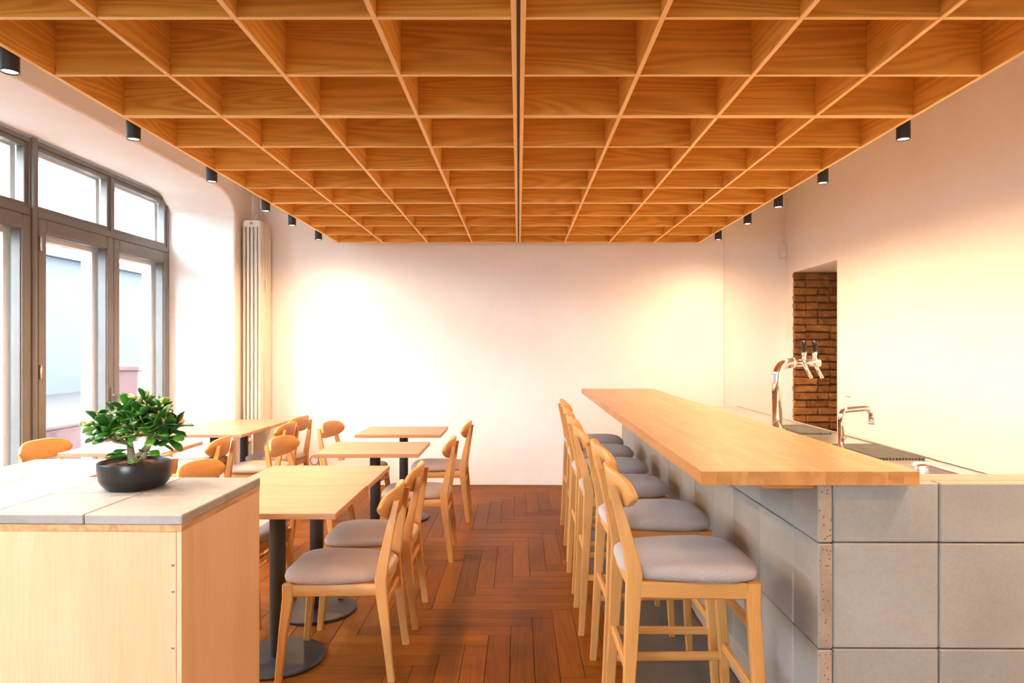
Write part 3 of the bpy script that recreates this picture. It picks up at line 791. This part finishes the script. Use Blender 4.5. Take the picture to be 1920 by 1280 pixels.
# leaf: thick obovate blade along +x
rings = []
for i in range(7):
    t = i / 6; x = t
    w = .33 * math.sin(math.pi * min(1, (t ** 1.15) * .93 + .035)) ** .62 * (0.5 + .6 * t)
    th = .075 * math.sin(math.pi * (t * .92 + .05)) ** .6
    zc = -.10 * (t - .5) ** 2 * 4 * .6 + .05
    rings.append([(x, w * math.cos(a), zc + th * math.sin(a) + .10 * (w * math.cos(a) / .25) ** 2 * .5) for a in [2 * math.pi * j / 8 for j in range(8)]])
leaf_m = loft(rings, 'leaf', True); leaf_m.materials.append(M['leaf'])
def add_leaf(p, d, L, roll=None):
    d = Vector(d).normalized()
    q = d.to_track_quat('X', 'Z')
    q = q @ Quaternion((1, 0, 0), rp.uniform(-.7, .7) if roll is None else roll)
    o = link('leaf', leaf_m, None, pp, p); o.rotation_mode = 'QUATERNION'; o.rotation_quaternion = q; o.scale = (L, L * rp.uniform(.85, 1.15), L)
tips = []
def branch(name, pts, r0, r1):
    n = len(pts); o = link(name, tube(pts, [r0 + (r1 - r0) * i / (n - 1) for i in range(n)], 9, name), M['bark'], pp)
trunk_base = Vector((-.012, 0, .078))
branch('trunk', [trunk_base, (-.012, .0, .105), (-.018, .002, .135), (-.022, .004, .158)], .015, .011)
branch('branch', [(.0, .0, .080), (.028, .004, .108), (.044, .006, .145), (.055, .006, .185)], .011, .007)
branch('branch', [(-.014, 0, .105), (.012, .01, .122), (.03, .02, .15), (.035, .03, .19)], .008, .005)
ends = []
k = 0
for (bx_, by_, bz_), targets in (((-.022, .004, .155), [(-.118, -.02, .235), (-.10, .05, .255), (-.06, -.055, .225), (-.045, .02, .285), (-.01, -.02, .255), (-.085, -.055, .20), (-.03, .07, .26), (-.135, .02, .20)]),
                             ((.053, .006, .18), [(.03, -.03, .270), (.08, .01, .275), (.115, -.02, .245), (.135, .03, .225), (.06, .06, .275), (.10, -.055, .205), (.02, .03, .305), (.13, -.01, .19)]),
                             ((.035, .03, .188), [(.0, .09, .25), (.05, .10, .235), (-.005, .0, .24), (.03, -.06, .21)])):
    for tg in targets:
        b0 = Vector((bx_, by_, bz_)); e = Vector(tg); mid = b0.lerp(e, .55) + Vector((0, 0, -.012))
        branch('branch', [b0, mid, e], .0055, .003); ends.append((mid, e))
for mid, e in ends:
    ax = (e - mid).normalized(); ax = (ax + Vector((0, 0, .7))).normalized()
    s = ax.cross(Vector((0, 1, 0.3))).normalized(); w = ax.cross(s)
    for lvl, (cnt, up, L) in enumerate(((4, .05, .062), (3, .65, .058), (2, 1.8, .05))):
        for c in range(cnt):
            a = 2 * math.pi * c / cnt + lvl * .8 + rp.uniform(-.25, .25)
            d = s * math.cos(a) + w * math.sin(a) + ax * (up + rp.uniform(-.2, .2))
            add_leaf(e - ax * .010 * (2 - lvl) + d * .004, d, L * rp.uniform(.8, 1.15))
    for c in range(1):
        a = rp.uniform(0, 6.28); add_leaf(mid, s * math.cos(a) + w * math.sin(a) + Vector((0, 0, rp.uniform(-.3, .3))), .046)
for p, d, L in (((-.03, -.01, .125), (-1, -.5, -.1), .06), ((.0, -.02, .10), (.6, -.9, .0), .055), ((-.02, -.02, .14), (-.2, -1, -.1), .055), ((.09, 0, .16), (1, -.3, -.5), .06), ((.05, -.01, .13), (1, -.5, -.15), .06),
                ((-.02, .0, .115), (-1, -.1, -.15), .07), ((.03, -.01, .13), (.4, -1, .2), .05), ((.13, 0, .2), (1, -.1, -.25), .055), ((-.01, -.02, .15), (.5, -1, .1), .05), ((.1, .01, .17), (.9, .2, -.45), .055)):
    add_leaf(Vector(p), d, L)

# ================================================================== RADIATOR
rad = thing('radiator', 'tall cream cast iron column radiator in the corner by the window', 'radiator', (-2.68, 6.85, .0), 0)
RZ0, RZ1 = .64, 2.74
def radiator_section():
    bm = bmesh.new()
    def add(cx, cy, cz, sx, sy, sz, bev):
        r = bmesh.ops.create_cube(bm, size=1.0, matrix=Matrix.Translation((cx, cy, cz)) @ Matrix.Diagonal((sx, sy, sz, 1)))
        es = list({e for v_ in r['verts'] for e in v_.link_edges})
        bmesh.ops.bevel(bm, geom=es, offset=bev, segments=2, affect='EDGES')
    for i in range(5):
        add(-.0775 + i * .03875, 0, (RZ0 + RZ1) / 2, .022, .044, RZ1 - RZ0 - .06, .009)
    add(0, 0, RZ1 - .035, .186, .040, .07, .012); add(0, 0, RZ0 + .035, .186, .040, .07, .012)
    m = bpy.data.meshes.new('section'); bm.to_mesh(m); bm.free(); m.materials.append(M['radiator']); return m
secm = radiator_section()
for i in range(6): link('section', secm, None, rad, (0, .025 + i * .05, 0))
for z in (RZ0 + .035, RZ1 - .035):
    link('end_plug', tube([(0, -.006, z), (0, .008, z)], .016, 14, 'end_plug'), M['steel'], rad)
    link('nipple', tube([(0, .02, z), (0, .28, z)], .016, 14, 'nipple'), M['radiator'], rad)
box('wall_bracket', -.112, -.05, .13, .16, 2.2, 2.24, M['radiator'], rad); box('wall_bracket', -.112, -.05, .13, .16, 1.0, 1.04, M['radiator'], rad)
box('heat_meter', .094, .104, .12, .15, 2.03, 2.15, M['plastic'], rad, .003)
link('riser_pipe', tube([(-.035, .12, RZ1 - .03), (-.035, .12, ZC)], .011, 12, 'riser_pipe'), M['radiator'], rad)
link('riser_pipe', tube([(-.005, .25, RZ1 - .03), (-.005, .25, ZC)], .009, 12, 'riser_pipe'), M['radiator'], rad)
vv = link('valve', tube([(0, .02, .655), (0, .02, .56), (.0, -.04, .53)], .013, 12, 'valve'), M['steel'], rad)
link('valve_knob', tube([(.0, -.03, .535), (.0, -.10, .52)], [.024, .022], 16, 'valve_knob'), M['plastic'], vv)
link('supply_pipe', tube([(0, .02, .56), (0, .02, .0)], .010, 12, 'supply_pipe'), M['radiator'], rad)

# ================================================================== SMALL WALL THINGS
sn = thing('motion_sensor', 'small cream sensor box high in the right back corner', 'sensor', (2.805, 7.225, 2.40), 0)
box('sensor_body', -.04, .033, -.02, .04, .0, .145, M['plastic'], sn, .008, 2)
box('sensor_window', -.028, .018, -.0225, -.019, .018, .075, M['white'], sn, .001)
wp = thing('wall_plate', 'faint white cover plate pair on the right wall above the faucet', 'wall plate', (2.84, 5.83, 1.04), 0)
box('plate', -.008, .0, .0, .10, .0, .25, M['white'], wp, .002); box('plate', -.006, .0, .125, .16, .02, .23, M['white'], wp, .002)
tag(link('loose_cable', tube([(-2.155 + .045 * math.cos(a), 7.208, .27 + .05 * math.sin(a)) for a in [i * .45 for i in range(15)]] + [(-2.08, 7.208, .12), (-2.06, 7.208, .004)], .0035, 8, 'loose_cable'), M['black']),
    'thin dark cable loop low on the back wall behind the chairs', 'cable')
